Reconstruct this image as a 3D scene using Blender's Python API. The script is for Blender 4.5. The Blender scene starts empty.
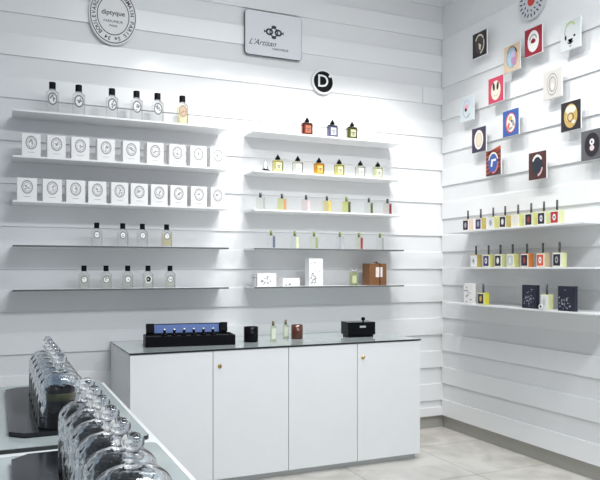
import bpy, bmesh, math, random
from mathutils import Matrix, Vector
R = math.radians
PI = math.pi
sc = bpy.context.scene
COL = sc.collection

# ------------------------------------------------------------------ camera, world, lights, exposure
cam_d = bpy.data.cameras.new('camera')
cam_d.sensor_width = 36.0
cam_d.lens = 682 / 600 * 36.0
cam_d.shift_y = 28 / 600
cam_d.clip_start = 0.05
cam = bpy.data.objects.new('camera', cam_d)
COL.objects.link(cam)
cam.location = (0, 0, 1.5)
cam.rotation_euler = (R(90), 0, R(-24.1))
sc.camera = cam

world = bpy.data.worlds.new('world')
sc.world = world
world.use_nodes = True
bg = world.node_tree.nodes['Background']
bg.inputs[0].default_value = (0.80, 0.88, 1.0, 1)
bg.inputs[1].default_value = 0.31

sc.view_settings.view_transform = 'Standard'
sc.view_settings.look = 'None'
sc.view_settings.gamma = 1
sc.view_settings.exposure = 0.08
sc.view_settings.use_curve_mapping = False
sc.cycles.max_bounces = 32
sc.cycles.transmission_bounces = 32
sc.cycles.transparent_max_bounces = 24
sc.cycles.sample_clamp_indirect = 4.0
sc.cycles.blur_glossy = 1.0


def spot(loc, target, watts, size_deg, blend=0.9, radius=0.06, col=(1, 0.98, 0.95)):
    d = bpy.data.lights.new('ceiling_spot', 'SPOT')
    d.energy = watts
    d.spot_size = R(size_deg)
    d.spot_blend = blend
    d.shadow_soft_size = radius
    d.color = col
    o = bpy.data.objects.new('ceiling_spot', d)
    COL.objects.link(o)
    o.location = loc
    o.rotation_euler = (Vector(target) - Vector(loc)).to_track_quat('-Z', 'Y').to_euler()
    return o


def area(loc, rot, sx, sy, watts, col=(1, 1, 1)):
    d = bpy.data.lights.new('added_fill_light', 'AREA')
    d.shape = 'RECTANGLE'
    d.size = sx
    d.size_y = sy
    d.energy = watts
    d.color = col
    o = bpy.data.objects.new('added_fill_light', d)
    COL.objects.link(o)
    o.location = loc
    o.rotation_euler = rot
    return o


for x, w in ((1.30, 30), (1.95, 42), (2.29, 42), (2.80, 46), (3.15, 46)):
    spot((x, 4.2, 3.40), (x, 5.3, 1.95), w, 84, 0.8, 0.05)
for y, w in ((4.5, 62), (3.85, 66), (3.2, 44)):
    spot((2.85, y, 3.95), (3.83, y, 2.0), w, 64, 0.9, 0.06)
area((2.0, 0.6, 4.3), (0, 0, 0), 2.6, 0.6, 172, (0.95, 0.98, 1.0))  # added fill light out of view, brightens the cabinet front
area((1.9, 2.7, 4.3), (0, 0, 0), 2.4, 0.35, 34, (0.95, 0.98, 1.0))  # second added overhead fill, no known fixture

# ------------------------------------------------------------------ materials
_M = {}


def mat(name, col, rough=0.5, metal=0.0, spec=0.5, bump=0.0, coat=0.0, var=0.0, vscale=8.0):
    if name in _M:
        return _M[name]
    m = bpy.data.materials.new(name)
    m.use_nodes = True
    nt = m.node_tree
    p = nt.nodes['Principled BSDF']
    p.inputs['Base Color'].default_value = (*col, 1)
    p.inputs['Roughness'].default_value = rough
    p.inputs['Metallic'].default_value = metal
    p.inputs['Specular IOR Level'].default_value = spec
    p.inputs['Coat Weight'].default_value = coat
    tc = nt.nodes.new('ShaderNodeTexCoord')
    nz = nt.nodes.new('ShaderNodeTexNoise')
    nz.inputs['Scale'].default_value = vscale
    nz.inputs['Detail'].default_value = 5
    nt.links.new(tc.outputs['Object'], nz.inputs['Vector'])
    v = var if var else 0.02
    mx = nt.nodes.new('ShaderNodeMix')
    mx.data_type = 'RGBA'
    mx.inputs['A'].default_value = (*[max(0, c * (1 - v)) for c in col], 1)
    mx.inputs['B'].default_value = (*[min(1, c * (1 + v)) for c in col], 1)
    nt.links.new(nz.outputs['Fac'], mx.inputs['Factor'])
    nt.links.new(mx.outputs['Result'], p.inputs['Base Color'])
    if bump:
        b = nt.nodes.new('ShaderNodeBump')
        b.inputs['Strength'].default_value = bump
        b.inputs['Distance'].default_value = 0.002
        nt.links.new(nz.outputs['Fac'], b.inputs['Height'])
        nt.links.new(b.outputs['Normal'], p.inputs['Normal'])
    _M[name] = m
    return m


def thin_glass(name, tint, gloss=1.0, rough=0.04):
    """clear or tinted bottle wall: see-through with a fresnel sheen"""
    if name in _M:
        return _M[name]
    m = bpy.data.materials.new(name)
    m.use_nodes = True
    nt = m.node_tree
    nt.nodes.clear()
    out = nt.nodes.new('ShaderNodeOutputMaterial')
    tr = nt.nodes.new('ShaderNodeBsdfTransparent')
    tr.inputs[0].default_value = (*tint, 1)
    gl = nt.nodes.new('ShaderNodeBsdfGlossy')
    gl.inputs['Roughness'].default_value = rough
    fr = nt.nodes.new('ShaderNodeFresnel')
    fr.inputs[0].default_value = 1.5
    mul = nt.nodes.new('ShaderNodeMath')
    mul.operation = 'MULTIPLY'
    mul.inputs[1].default_value = gloss
    mul.use_clamp = True
    mx = nt.nodes.new('ShaderNodeMixShader')
    nt.links.new(fr.outputs[0], mul.inputs[0])
    nt.links.new(mul.outputs[0], mx.inputs[0])
    nt.links.new(tr.outputs[0], mx.inputs[1])
    nt.links.new(gl.outputs[0], mx.inputs[2])
    nt.links.new(mx.outputs[0], out.inputs[0])
    _M[name] = m
    return m


def real_glass(name, col=(1, 1, 1), ior=1.48, wave=0.006):
    if name in _M:
        return _M[name]
    m = bpy.data.materials.new(name)
    m.use_nodes = True
    p = m.node_tree.nodes['Principled BSDF']
    p.inputs['Base Color'].default_value = (*col, 1)
    p.inputs['Roughness'].default_value = 0.0
    p.inputs['Transmission Weight'].default_value = 1.0
    p.inputs['IOR'].default_value = ior
    nt = m.node_tree
    tc = nt.nodes.new('ShaderNodeTexCoord')
    nz = nt.nodes.new('ShaderNodeTexNoise')
    nz.inputs['Scale'].default_value = 34
    nz.inputs['Detail'].default_value = 1.5
    b = nt.nodes.new('ShaderNodeBump')
    b.inputs['Strength'].default_value = 0.8
    b.inputs['Distance'].default_value = wave
    nt.links.new(tc.outputs['Object'], nz.inputs['Vector'])
    nt.links.new(nz.outputs['Fac'], b.inputs['Height'])
    nt.links.new(b.outputs['Normal'], p.inputs['Normal'])
    _M[name] = m
    return m


WALL = mat('white_lacquered_boards', (0.80, 0.81, 0.82), 0.24, bump=0.02, vscale=3)
BACKER = mat('white_wall_backing', (0.76, 0.77, 0.78), 0.45)
SHELF = mat('white_shelf_lacquer', (0.82, 0.83, 0.84), 0.3)
CABW = mat('white_cabinet_laminate', (0.80, 0.82, 0.83), 0.35)
GAPM = mat('shadow_gap_grey', (0.25, 0.26, 0.27), 0.6)
TOPG = mat('grey_green_glass_top', (0.42, 0.47, 0.47), 0.06, spec=0.8)
EDGE = mat('black_glass_edge', (0.012, 0.016, 0.016), 0.12)
BLACK = mat('black_plastic', (0.007, 0.007, 0.009), 0.4, spec=0.08)
BLACKG = mat('gloss_black', (0.006, 0.006, 0.008), 0.12, spec=0.08)
SLATE = mat('charcoal_tray', (0.010, 0.011, 0.015), 0.14, var=0.1)
WHITE = mat('white_paper', (0.82, 0.82, 0.82), 0.6)
CARD = mat('white_carton', (0.83, 0.83, 0.83), 0.55)
INK = mat('dark_ink', (0.03, 0.03, 0.04), 0.5)
GREYINK = mat('grey_ink', (0.22, 0.22, 0.23), 0.6)
GOLD = mat('brass', (0.62, 0.40, 0.12), 0.28, metal=1)
SILVER = mat('silver_metal', (0.75, 0.76, 0.78), 0.22, metal=1)
GREEN = mat('olive_cap', (0.16, 0.21, 0.04), 0.4)
DGREY = mat('dark_grey_cap', (0.045, 0.045, 0.055), 0.3)
BLUE = mat('blue_satin_lining', (0.10, 0.17, 0.42), 0.55)
BROWN = mat('tan_leather_box', (0.20, 0.085, 0.03), 0.5, bump=0.2, vscale=40, var=0.15)
SKIRT = mat('grey_skirting', (0.44, 0.43, 0.40), 0.6)
CLEAR = thin_glass('clear_bottle_glass', (0.965, 0.972, 0.970), 1.0)
CLOCHE = real_glass('cloche_glass', (0.90, 0.925, 0.95), wave=0.004)


def rgbm(name, c, rough=0.5):
    return mat(name, c, rough)


# ------------------------------------------------------------------ mesh helpers
class MB:
    """collects shapes and links them as one mesh object"""

    def __init__(s):
        s.bm = bmesh.new()
        s.mats = []
        s.T = Matrix.Identity(4)

    def mi(s, m):
        if m not in s.mats:
            s.mats.append(m)
        return s.mats.index(m)

    def _fin(s, faces, m, smooth=False):
        i = s.mi(m)
        for f in faces:
            f.material_index = i
            f.smooth = smooth

    def box(s, x0, x1, y0, y1, z0, z1, m, bevel=0.0):
        P = [(x0, y0, z0), (x1, y0, z0), (x1, y1, z0), (x0, y1, z0), (x0, y0, z1), (x1, y0, z1), (x1, y1, z1), (x0, y1, z1)]
        v = [s.bm.verts.new(s.T @ Vector(p)) for p in P]
        F = [s.bm.faces.new([v[i] for i in q]) for q in
             ((3, 2, 1, 0), (4, 5, 6, 7), (0, 1, 5, 4), (1, 2, 6, 5), (2, 3, 7, 6), (3, 0, 4, 7))]
        s._fin(F, m)
        if bevel:
            ed = {e for f in F for e in f.edges}
            r = bmesh.ops.bevel(s.bm, geom=list(ed), offset=bevel, segments=2, affect='EDGES', profile=0.7)
            s._fin(r['faces'], m)
        return s

    def prism(s, pts, a0, a1, m, axis='y', smooth=False):
        """polygon pts in the plane across axis, extruded a0..a1.  axis y: pts=(x,z); axis z: pts=(x,y)"""
        def P(p, a):
            return s.T @ Vector((p[0], a, p[1]) if axis == 'y' else (p[0], p[1], a) if axis == 'z' else (a, p[0], p[1]))
        A = [s.bm.verts.new(P(p, a0)) for p in pts]
        B = [s.bm.verts.new(P(p, a1)) for p in pts]
        n = len(pts)
        caps = [s.bm.faces.new(A), s.bm.faces.new(B[::-1])]
        side = [s.bm.faces.new([A[(i + 1) % n], A[i], B[i], B[(i + 1) % n]]) for i in range(n)]
        s._fin(caps, m)
        s._fin(side, m, smooth)
        bmesh.ops.recalc_face_normals(s.bm, faces=caps + side)
        return s

    def lathe(s, prof, m, seg=32, smooth=True, cx=0, cy=0, sx=1, sy=1, cap=True):
        rings = []
        for r, z in prof:
            if r < 1e-6:
                rings.append([s.bm.verts.new(s.T @ Vector((cx, cy, z)))])
            else:
                rings.append([s.bm.verts.new(s.T @ Vector((cx + r * sx * math.cos(2 * PI * k / seg), cy + r * sy * math.sin(2 * PI * k / seg), z)))
                              for k in range(seg)])
        F = []
        for a, b in zip(rings, rings[1:]):
            for k in range(seg):
                q = (k + 1) % seg
                if len(a) == 1 and len(b) == 1:
                    continue
                if len(a) == 1:
                    F.append(s.bm.faces.new([a[0], b[q], b[k]]))
                elif len(b) == 1:
                    F.append(s.bm.faces.new([a[k], a[q], b[0]]))
                else:
                    F.append(s.bm.faces.new([a[k], a[q], b[q], b[k]]))
        if cap:
            if len(rings[0]) > 1:
                F.append(s.bm.faces.new(rings[0][::-1]))
            if len(rings[-1]) > 1:
                F.append(s.bm.faces.new(rings[-1]))
        s._fin(F, m, smooth)
        bmesh.ops.recalc_face_normals(s.bm, faces=F)
        return s

    def ring(s, cx, cz, r0, r1, y0, y1, m, sx=1, sz=1, a0=0, a1=360, seg=40, rot=0):
        """flat ring (or arc) standing in the x,z plane, from y0 to y1"""
        n = max(2, int(seg * (a1 - a0) / 360))
        full = abs(a1 - a0 - 360) < 1e-3
        cr, sr = math.cos(R(rot)), math.sin(R(rot))

        def pt(r, a, y):
            x, z = r * sx * math.cos(a), r * sz * math.sin(a)
            return s.bm.verts.new(s.T @ Vector((cx + x * cr - z * sr, y, cz + x * sr + z * cr)))
        L = []
        for k in range(n if full else n + 1):
            a = R(a0 + (a1 - a0) * k / n)
            L.append([pt(r0, a, y0), pt(r1, a, y0), pt(r1, a, y1), pt(r0, a, y1)])
        F = []
        for k in range(n if full else n):
            A, B = L[k], L[(k + 1) % len(L)]
            for i in range(4):
                F.append(s.bm.faces.new([A[i], B[i], B[(i + 1) % 4], A[(i + 1) % 4]]))
        if not full:
            F.append(s.bm.faces.new(L[0]))
            F.append(s.bm.faces.new(L[-1][::-1]))
        s._fin(F, m)
        bmesh.ops.recalc_face_normals(s.bm, faces=F)
        return s

    def disc(s, cx, cz, rx, rz, y0, y1, m, seg=32, rot=0):
        cr, sr = math.cos(R(rot)), math.sin(R(rot))
        pts = []
        for k in range(seg):
            a = 2 * PI * k / seg
            x, z = rx * math.cos(a), rz * math.sin(a)
            pts.append((cx + x * cr - z * sr, cz + x * sr + z * cr))
        return s.prism(pts, y0, y1, m, 'y')

    def poly(s, pts, y0, y1, m):
        return s.prism(pts, y0, y1, m, 'y')

    def text(s, body, cx, cz, size, y0, y1, m, shear=0.0, sx=1.0, rot=0.0, bold=0.0):
        cu = bpy.data.curves.new('t', 'FONT')
        cu.body = body
        cu.size = size
        cu.align_x = 'CENTER'
        cu.align_y = 'CENTER'
        cu.shear = shear
        cu.offset = bold
        cu.extrude = abs(y1 - y0) / 2
        cu.resolution_u = 3
        ob = bpy.data.objects.new('t', cu)
        COL.objects.link(ob)
        dg = bpy.context.evaluated_depsgraph_get()
        me = bpy.data.meshes.new_from_object(ob.evaluated_get(dg))
        Mx = s.T @ Matrix.Translation((cx, (y0 + y1) / 2, cz)) @ Matrix.Rotation(R(rot), 4, 'Y') @ Matrix.Rotation(R(90), 4, 'X') @ Matrix.Diagonal((sx, 1, 1, 1))
        vs = [s.bm.verts.new(Mx @ v.co) for v in me.vertices]
        F = []
        for p in me.polygons:
            try:
                F.append(s.bm.faces.new([vs[i] for i in p.vertices]))
            except ValueError:
                pass
        s._fin(F, m)
        COL.objects.unlink(ob)
        bpy.data.objects.remove(ob)
        bpy.data.curves.remove(cu)
        bpy.data.meshes.remove(me)
        return s

    def build(s, name, parent=None, loc=None):
        me = bpy.data.meshes.new(name)
        s.bm.to_mesh(me)
        s.bm.free()
        for m in s.mats:
            me.materials.append(m)
        o = bpy.data.objects.new(name, me)
        COL.objects.link(o)
        if parent:
            o.parent = parent
        if loc:
            o.location = loc
        return o


def thing(name, label, cat, loc, rz=0.0, group=None):
    o = bpy.data.objects.new(name, None)
    o.empty_display_size = 0.05
    COL.objects.link(o)
    o.location = loc
    o.rotation_euler = (0, 0, rz)
    tag(o, label, cat, group)
    return o


def tag(o, label, cat, group=None):
    o['label'] = label
    o['category'] = cat
    if group:
        o['group'] = group
    return o


def struct(o):
    o['kind'] = 'structure'
    return o


ORD = ['leftmost', 'second from left', 'third from left', 'fourth from left', 'fifth from left', 'sixth from left',
       'seventh from left', 'eighth from left', 'ninth from left', 'tenth from left']


def nth(i, n):
    if i == n - 1:
        return 'rightmost'
    return ORD[i]


# ------------------------------------------------------------------ room shell
YB, XR, TOPZ = 5.31, 3.84, 4.35          # wall backing planes, ceiling height
PROJ = 0.013                               # how far the raised boards stand out
PITCH = 0.307

# back wall
w = MB()
w.box(-2.2, XR + 0.1, YB, YB + 0.1, 0.12, TOPZ, BACKER)
n = -4
while True:
    zb = 1.492 + PITCH * n
    if zb > TOPZ - 0.05:
        break
    zt = min(zb + 0.155, TOPZ)
    if zb > 0.12:
        # a few butt joints between board lengths
        joint = {5: [3.615], 6: [], 8: [3.30]}.get(n, [])
        xs = [-2.2] + joint + [XR]
        for a, b in zip(xs, xs[1:]):
            w.box(a + (0.002 if a > -2 else 0), b - (0.002 if b < XR - 0.01 else 0), YB - PROJ, YB + 0.001, zb, zt, WALL, 0.003)
    n += 1
w.box(-2.2, XR, YB - PROJ, YB + 0.001, 0.12, 0.20, WALL, 0.003)
struct(w.build('wall_back'))

# right wall, its boards half a pitch out of step with the back wall
w = MB()
w.box(XR, XR + 0.1, -0.6, YB, 0.12, TOPZ, BACKER)
n = -4
while True:
    zb = 1.344 + PITCH * n
    if zb > 3.2:
        break
    zt = zb + 0.155 if zb < 3.1 else zb + 0.45
    w.box(XR - PROJ, XR + 0.001, -0.6, YB - PROJ - 0.001, max(zb, 0.12), zt, WALL, 0.003)
    n += 1
w.box(XR - PROJ, XR + 0.001, -0.6, YB - PROJ - 0.001, 3.95, TOPZ, WALL, 0.003)
struct(w.build('wall_right'))

# recessed skirting below the boards
struct(MB().box(-2.2, XR + 0.06, YB + 0.035, YB + 0.1, 0, 0.12, SKIRT).build('baseboard_back'))
struct(MB().box(XR + 0.035, XR + 0.1, -0.6, YB + 0.035, 0, 0.12, SKIRT).build('baseboard_right'))

# floor: pale veined marble tiles
fm = bpy.data.materials.new('pale_marble_tiles')
fm.use_nodes = True
nt = fm.node_tree
p = nt.nodes['Principled BSDF']
p.inputs['Roughness'].default_value = 0.22
tc = nt.nodes.new('ShaderNodeTexCoord')
br = nt.nodes.new('ShaderNodeTexBrick')
br.offset = 0.0
br.inputs['Scale'].default_value = 1.0
br.inputs['Brick Width'].default_value = 0.8
br.inputs['Row Height'].default_value = 0.8
br.inputs['Mortar Size'].default_value = 0.004
br.inputs['Color1'].default_value = (0.68, 0.66, 0.62, 1)
br.inputs['Color2'].default_value = (0.64, 0.62, 0.58, 1)
br.inputs['Mortar'].default_value = (0.40, 0.39, 0.36, 1)
wv = nt.nodes.new('ShaderNodeTexNoise')
wv.inputs['Scale'].default_value = 2.2
wv.inputs['Detail'].default_value = 9
wv.inputs['Distortion'].default_value = 1.4
rp = nt.nodes.new('ShaderNodeValToRGB')
rp.color_ramp.elements[0].position = 0.35
rp.color_ramp.elements[0].color = (0.78, 0.77, 0.75, 1)
rp.color_ramp.elements[1].position = 0.6
rp.color_ramp.elements[1].color = (1, 1, 1, 1)
mx = nt.nodes.new('ShaderNodeMix')
mx.data_type = 'RGBA'
mx.blend_type = 'MULTIPLY'
mx.inputs['Factor'].default_value = 1
nt.links.new(tc.outputs['Object'], br.inputs['Vector'])
nt.links.new(tc.outputs['Object'], wv.inputs['Vector'])
nt.links.new(wv.outputs['Fac'], rp.inputs['Fac'])
nt.links.new(br.outputs['Color'], mx.inputs['A'])
nt.links.new(rp.outputs['Color'], mx.inputs['B'])
nt.links.new(mx.outputs['Result'], p.inputs['Base Color'])
struct(MB().box(-2.2, XR + 0.1, -0.6, YB + 0.1, -0.05, 0, fm).build('floor'))
CEIL = mat('white_ceiling_paint', (0.80, 0.80, 0.80), 0.8)
struct(MB().box(-2.2, XR + 0.1, -0.6, YB + 0.1, TOPZ, TOPZ + 0.05, CEIL).build('ceiling'))

# ------------------------------------------------------------------ shelves (each a box-section board with a chamfered rear fixing lip)
FACE_B = YB - PROJ - 0.001
FACE_R = XR - PROJ - 0.001


SHADE_G = mat('painted_shade_grey', (0.10, 0.11, 0.11), 0.4)


def shelf(name_label, length, depth, loc, rz, group, dark=False):
    t = thing('wall_shelf', name_label, 'shelf', loc, rz, group)
    MB().box(0, length, -depth, 0, -0.013, 0, SHELF, 0.001).build('shelf_board', t)
    if dark:  # thin dark strip paints the shade line under the shelf front
        MB().box(0.0, length, -depth - 0.0022, -depth - 0.0002, -0.013, -0.001, SHADE_G).build('shade_strip', t)
    return t


LV = [2.590, 2.273, 1.966, 1.659, 1.352]
WORD = ['top', 'second', 'third', 'fourth', 'bottom']
HOLD = ['holding six tall bottles', 'holding nine white boxes', 'holding ten white boxes', 'holding four small bottles', 'holding five small bottles']
for z, wd, h in zip(LV, WORD, HOLD):
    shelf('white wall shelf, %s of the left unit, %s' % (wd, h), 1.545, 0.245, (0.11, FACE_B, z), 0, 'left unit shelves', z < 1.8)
HOLD = ['with three square coloured bottles', 'with amber and yellow bottles', 'with seven slim bottles', 'with six slim clear bottles', 'with tan leather box']
for z, wd, h in zip(LV, WORD, HOLD):
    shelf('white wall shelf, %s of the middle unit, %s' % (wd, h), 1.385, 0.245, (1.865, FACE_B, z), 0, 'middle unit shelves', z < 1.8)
RV = [1.812, 1.507, 1.203]
for z, wd, h, L in zip(RV, ('top', 'middle', 'bottom'), ('eight labelled bottles', 'seven labelled bottles', 'square black cartons'), (1.525, 1.62, 1.62)):
    shelf('white shelf on right wall, %s one, under %s' % (wd, h), L, 0.245, (FACE_R, 4.9, z), R(-90), 'right wall shelves')

# ------------------------------------------------------------------ low cabinet
CX0, CX1, CY0, CY1, CZ = 0.80, 3.047, 4.50, FACE_B, 0.945
cab = thing('low_cabinet', 'long low white cabinet with four flat doors and dark-edged glass top by back wall', 'cabinet', (CX0, CY1, 0))
L = CX1 - CX0
D = CY1 - CY0
b = MB()
b.box(0, L, -D + 0.022, 0, 0.045, CZ - 0.012, CABW)
b.build('carcass', cab)
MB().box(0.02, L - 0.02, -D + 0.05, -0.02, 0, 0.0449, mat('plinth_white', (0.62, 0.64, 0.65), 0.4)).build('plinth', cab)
dw = L / 4
for i in range(4):
    a = i * dw
    d = MB().box(a + 0.0025, a + dw - 0.0025, -D, -D + 0.0215, 0.049, CZ - 0.0145, CABW, 0.0012).build('door', cab)
    if i in (1, 3):
        T = Matrix.Translation((a + 0.048, -D, 0.826)) @ Matrix.Rotation(R(90), 4, 'X')
        k = MB()
        k.T = T
        k.lathe([(0.0135, 0), (0.0145, 0.003), (0.0125, 0.006), (0.0085, 0.008), (0.0085, 0.014), (0.0, 0.014)], GOLD, 24)
        k.box(-0.0022, 0.0022, -0.006, 0.006, 0.0141, 0.0150, BLACK)
        k.build('door_lock', d)
MB().box(-0.004, L + 0.004, -D - 0.006, 0, CZ - 0.0115, CZ - 0.0015, EDGE).build('glass_edge', cab)
MB().box(-0.001, L + 0.001, -D - 0.0035, -0.001, CZ - 0.0014, CZ, TOPG).build('glass_top', cab)

# ------------------------------------------------------------------ display table in front left
TZ = 0.900
tab = thing('display_table', 'white display table in the left foreground with two dark-edged glass panels', 'table', (0, 0, 0))
b = MB()
b.box(-0.90, 0.535, 0.80, 3.785, 0.06, 0.884, CABW, 0.003)
b.build('table_body', tab)
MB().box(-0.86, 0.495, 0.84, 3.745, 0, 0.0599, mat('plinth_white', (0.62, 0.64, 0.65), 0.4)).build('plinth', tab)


def rrect(x0, x1, y0, y1, r, k=6):
    pts = []
    for cx, cy, a in ((x1 - r, y0 + r, -90), (x1 - r, y1 - r, 0), (x0 + r, y1 - r, 90), (x0 + r, y0 + r, 180)):
        for i in range(k + 1):
            t = R(a + 90 * i / k)
            pts.append((cx + r * math.cos(t), cy + r * math.sin(t)))
    return pts


for y0, y1 in ((2.455, 3.765), (0.83, 2.36)):
    g = MB().prism(rrect(-0.88, 0.508, y0, y1, 0.025), 0.8842, 0.8975, EDGE, 'z').build('glass_panel', tab)
    MB().prism(rrect(-0.877, 0.505, y0 + 0.003, y1 - 0.003, 0.024), 0.8976, TZ, TOPG, 'z').build('glass_surface', g)

# black trays with cut corners


def tray(label, x0, x1, y0, y1, c=0.05):
    t = thing('display_tray', label, 'tray', ((x0 + x1) / 2, (y0 + y1) / 2, TZ), 0, 'black trays on the display table')
    hx, hy = (x1 - x0) / 2, (y1 - y0) / 2

    def oc(e):
        X, Y = hx - e, hy - e
        return [(-X + c, -Y), (X - c, -Y), (X, -Y + c), (X, Y - c), (X - c, Y), (-X + c, Y), (-X, Y - c), (-X, -Y + c)]
    MB().prism(oc(0.004), 0, 0.004, BLACK, 'z').build('foot_plate', t)
    MB().prism(oc(0), 0.0041, 0.018, SLATE, 'z').build('tray_plate', t)
    return t


tray('black cut-corner tray on the far glass panel, under the farther row of glass cloches', 0.045, 0.44, 2.585, 3.60)
tray('black cut-corner tray on the near glass panel, under the nearer row of glass cloches', 0.045, 0.44, 1.16, 2.30)


RX, RY = 1.15, 0.98      # the bells are a little wider than deep


def cloche_profile():
    ro, h = 0.069, 0.208
    out = [(ro, 0.0), (ro + 0.0015, 0.002), (ro + 0.0015, 0.006), (ro, 0.010), (ro, h - 0.058)]
    for k in range(1, 9):
        a = R(90 * k / 9)
        out.append((0.020 + (ro - 0.020) * math.cos(a), h - 0.058 + 0.050 * math.sin(a)))
    out += [(0.014, h - 0.004), (0.0105, h + 0.001), (0.0, h + 0.001)]
    t = 0.009
    inn = [(0.0, h - 0.012), (0.012, h - 0.0125)]
    for k in range(8, 0, -1):
        a = R(90 * k / 9)
        inn.append((0.018 + (ro - t - 0.018) * math.cos(a), h - 0.058 + 0.045 * math.sin(a)))
    inn += [(ro - t, h - 0.058), (ro - t, 0.0)]
    return out, inn


def cloche(label, loc, candle=None, clabel=''):
    t = thing('glass_cloche', label, 'cloche', loc, 0, 'glass cloches on the display table')
    o, i = cloche_profile()
    b = MB()
    b.lathe(o + i + [o[0]], CLOCHE, 40, cap=False, sx=RX, sy=RY)
    bmesh.ops.remove_doubles(b.bm, verts=b.bm.verts[:], dist=1e-5)
    bmesh.ops.recalc_face_normals(b.bm, faces=b.bm.faces[:])
    b.build('dome', t)
    k = MB()
    h = 0.2092
    pr = [(0.0, h), (0.012, h), (0.019, h + 0.004), (0.0215, h + 0.010), (0.018, h + 0.016), (0.0115, h + 0.020)]
    rk, zc = 0.0225, h + 0.037
    for q in range(1, 13):
        a = R(-58 + 148 * q / 13)
        pr.append((rk * math.cos(a), zc + 0.86 * rk * math.sin(a)))
    pr.append((0.0, zc + 0.86 * rk))
    k.lathe(pr, CLOCHE, 28, cap=False)
    k.build('knob', t)
    if candle:
        c = thing('candle', clabel, 'candle', loc, 0, 'candles under the glass cloches')
        hv = 0.142
        v = MB()
        v.lathe([(0.0, 0.0), (0.048, 0.0), (0.051, 0.004), (0.051, hv), (0.049, hv), (0.048, hv - .03), (0.0, hv - .03)], BLACKG, 36)
        v.build('glass_vessel', c)
        MB().lathe([(0.0476, hv - .0298), (0.0476, hv - .017), (0.0, hv - .018)], mat('dark_wax', (0.03, 0.03, 0.018), 0.5), 32, cap=False).build('wax', c)
        MB().lathe([(0.0513, 0.100), (0.0517, 0.100), (0.0517, 0.126), (0.0513, 0.126)], mat('olive_label', (0.085, 0.085, 0.015), 0.5), 36, cap=False).build('label_band', c)
        MB().lathe([(0.0, hv - .0175), (0.0013, hv - .0175), (0.0013, hv - .008), (0.0, hv - .008)], WHITE, 8).build('wick', c)


CT = TZ + 0.018
near = [2.05, 1.906, 1.764, 1.622, 1.478, 1.334]
nw = ['farthest of the near row', 'second farthest of the near row', 'third farthest of the near row', 'third closest of the near row',
      'second closest of the near row', 'closest to the camera of all']
for y, wd in zip(near, nw):
    cloche('glass cloche with ball knob over black candle, %s' % wd, (0.243, y, CT), True,
           'black candle inside the glass cloche, %s' % wd)
far = [2.66, 2.802, 2.944, 3.086, 3.228, 3.37]
fw = ['closest of the far row', 'second closest of the far row', 'third closest of the far row', 'third farthest of the far row',
      'second farthest of the far row', 'farthest of all, nearest the back wall']
for i, (y, wd) in enumerate(zip(far, fw)):
    cloche('clear glass cloche with ball knob, %s' % wd, (0.222, y, CT), i == 0, 'black candle with olive label inside the cloche, %s' % wd)

# ------------------------------------------------------------------ bottles and boxes on the back wall


def oval_label(b, cz, rx, rz, y, m, ring=None, deco=None, seed=0, dm=None):
    b.disc(0, cz, rx, rz, y - 0.0006, y, m, 28)
    if ring:
        b.ring(0, cz, 0.74, 1.0, y - 0.0010, y - 0.0006, ring, rx, rz, seg=28)
    if deco:
        rnd = random.Random(seed)
        dm = dm or ring or INK
        for k in range(deco):
            a, r = rnd.uniform(0, 2 * PI), rnd.uniform(0.0, 0.55)
            b.disc(rx * r * math.cos(a), cz + rz * r * math.sin(a), rx * rnd.uniform(0.10, 0.24), rz * rnd.uniform(0.07, 0.2), y - 0.0010 - k * 1e-5, y - 0.0006, dm, 8, rnd.uniform(0, 180))


def shoulder_bottle(label, cat, loc, w, d, h, glass, liquid, lab, group, capw=0.045, caph=0.050, seed=0, cap_mat=BLACK, labm=WHITE, ringm=GREYINK, lz=0.60, deco=9, lsc=1.0):
    t = thing('perfume_bottle', label, cat, loc, 0, group)
    b = MB()
    sh = h * 0.90
    nk = 0.017
    pts = [(-w / 2 + .003, 0), (w / 2 - .003, 0), (w / 2, .003), (w / 2, sh - .006), (w / 2 - .010, sh), (nk, h - 0.004), (nk, h), (-nk, h), (-nk, h - 0.004),
           (-w / 2 + .010, sh), (-w / 2, sh - .006), (-w / 2, .003)]
    b.prism(pts, -d / 2, d / 2, glass)
    b.build('glass_body', t)
    if liquid:
        e = 0.005
        MB().box(-w / 2 + e, w / 2 - e, -d / 2 + e, d / 2 - e, 0.008, sh * 0.86, liquid).build('liquid', t)
    c = MB()
    r = capw / 2
    oc = [(r * math.cos(R(22.5 + 45 * k)) * 1.05, r * math.sin(R(22.5 + 45 * k)) * 1.05) for k in range(8)]
    c.prism(oc, h + 0.0005, h + caph, cap_mat, 'z')
    c.build('cap', t)
    l = MB()
    oval_label(l, h * lz, w * 0.34 * lsc, h * 0.24 * lsc, -d / 2 - 0.0003, labm, ringm, deco, seed)
    l.build('paper_label', t)
    return t


gS1 = 'tall bottles on the top left shelf'
xs = [0.371, 0.549, 0.782, 0.96, 1.116, 1.306]
yellow = thin_glass('pale_yellow_perfume', (0.99, 0.95, 0.78), 0.4)
watery = thin_glass('clear_perfume', (0.985, 0.99, 0.99), 0.4)
for i, x in enumerate(xs):
    last = i == 5
    lb = ('tall bottle of pale yellow perfume with black cap, rightmost on top left shelf' if last else
          'tall clear bottle with black cap and oval label, %s on top left shelf' % ORD[i])
    shoulder_bottle(lb, 'perfume bottle', (x, 5.12, LV[0]), 0.084, 0.042, 0.172, CLEAR, yellow if last else watery, None, gS1, seed=i,
                    labm=mat('tan_label', (0.55, 0.42, 0.30), 0.6) if last else WHITE, ringm=mat('tan_ink', (0.42, 0.28, 0.2), .6) if last else GREYINK, lsc=1.12)


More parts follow.
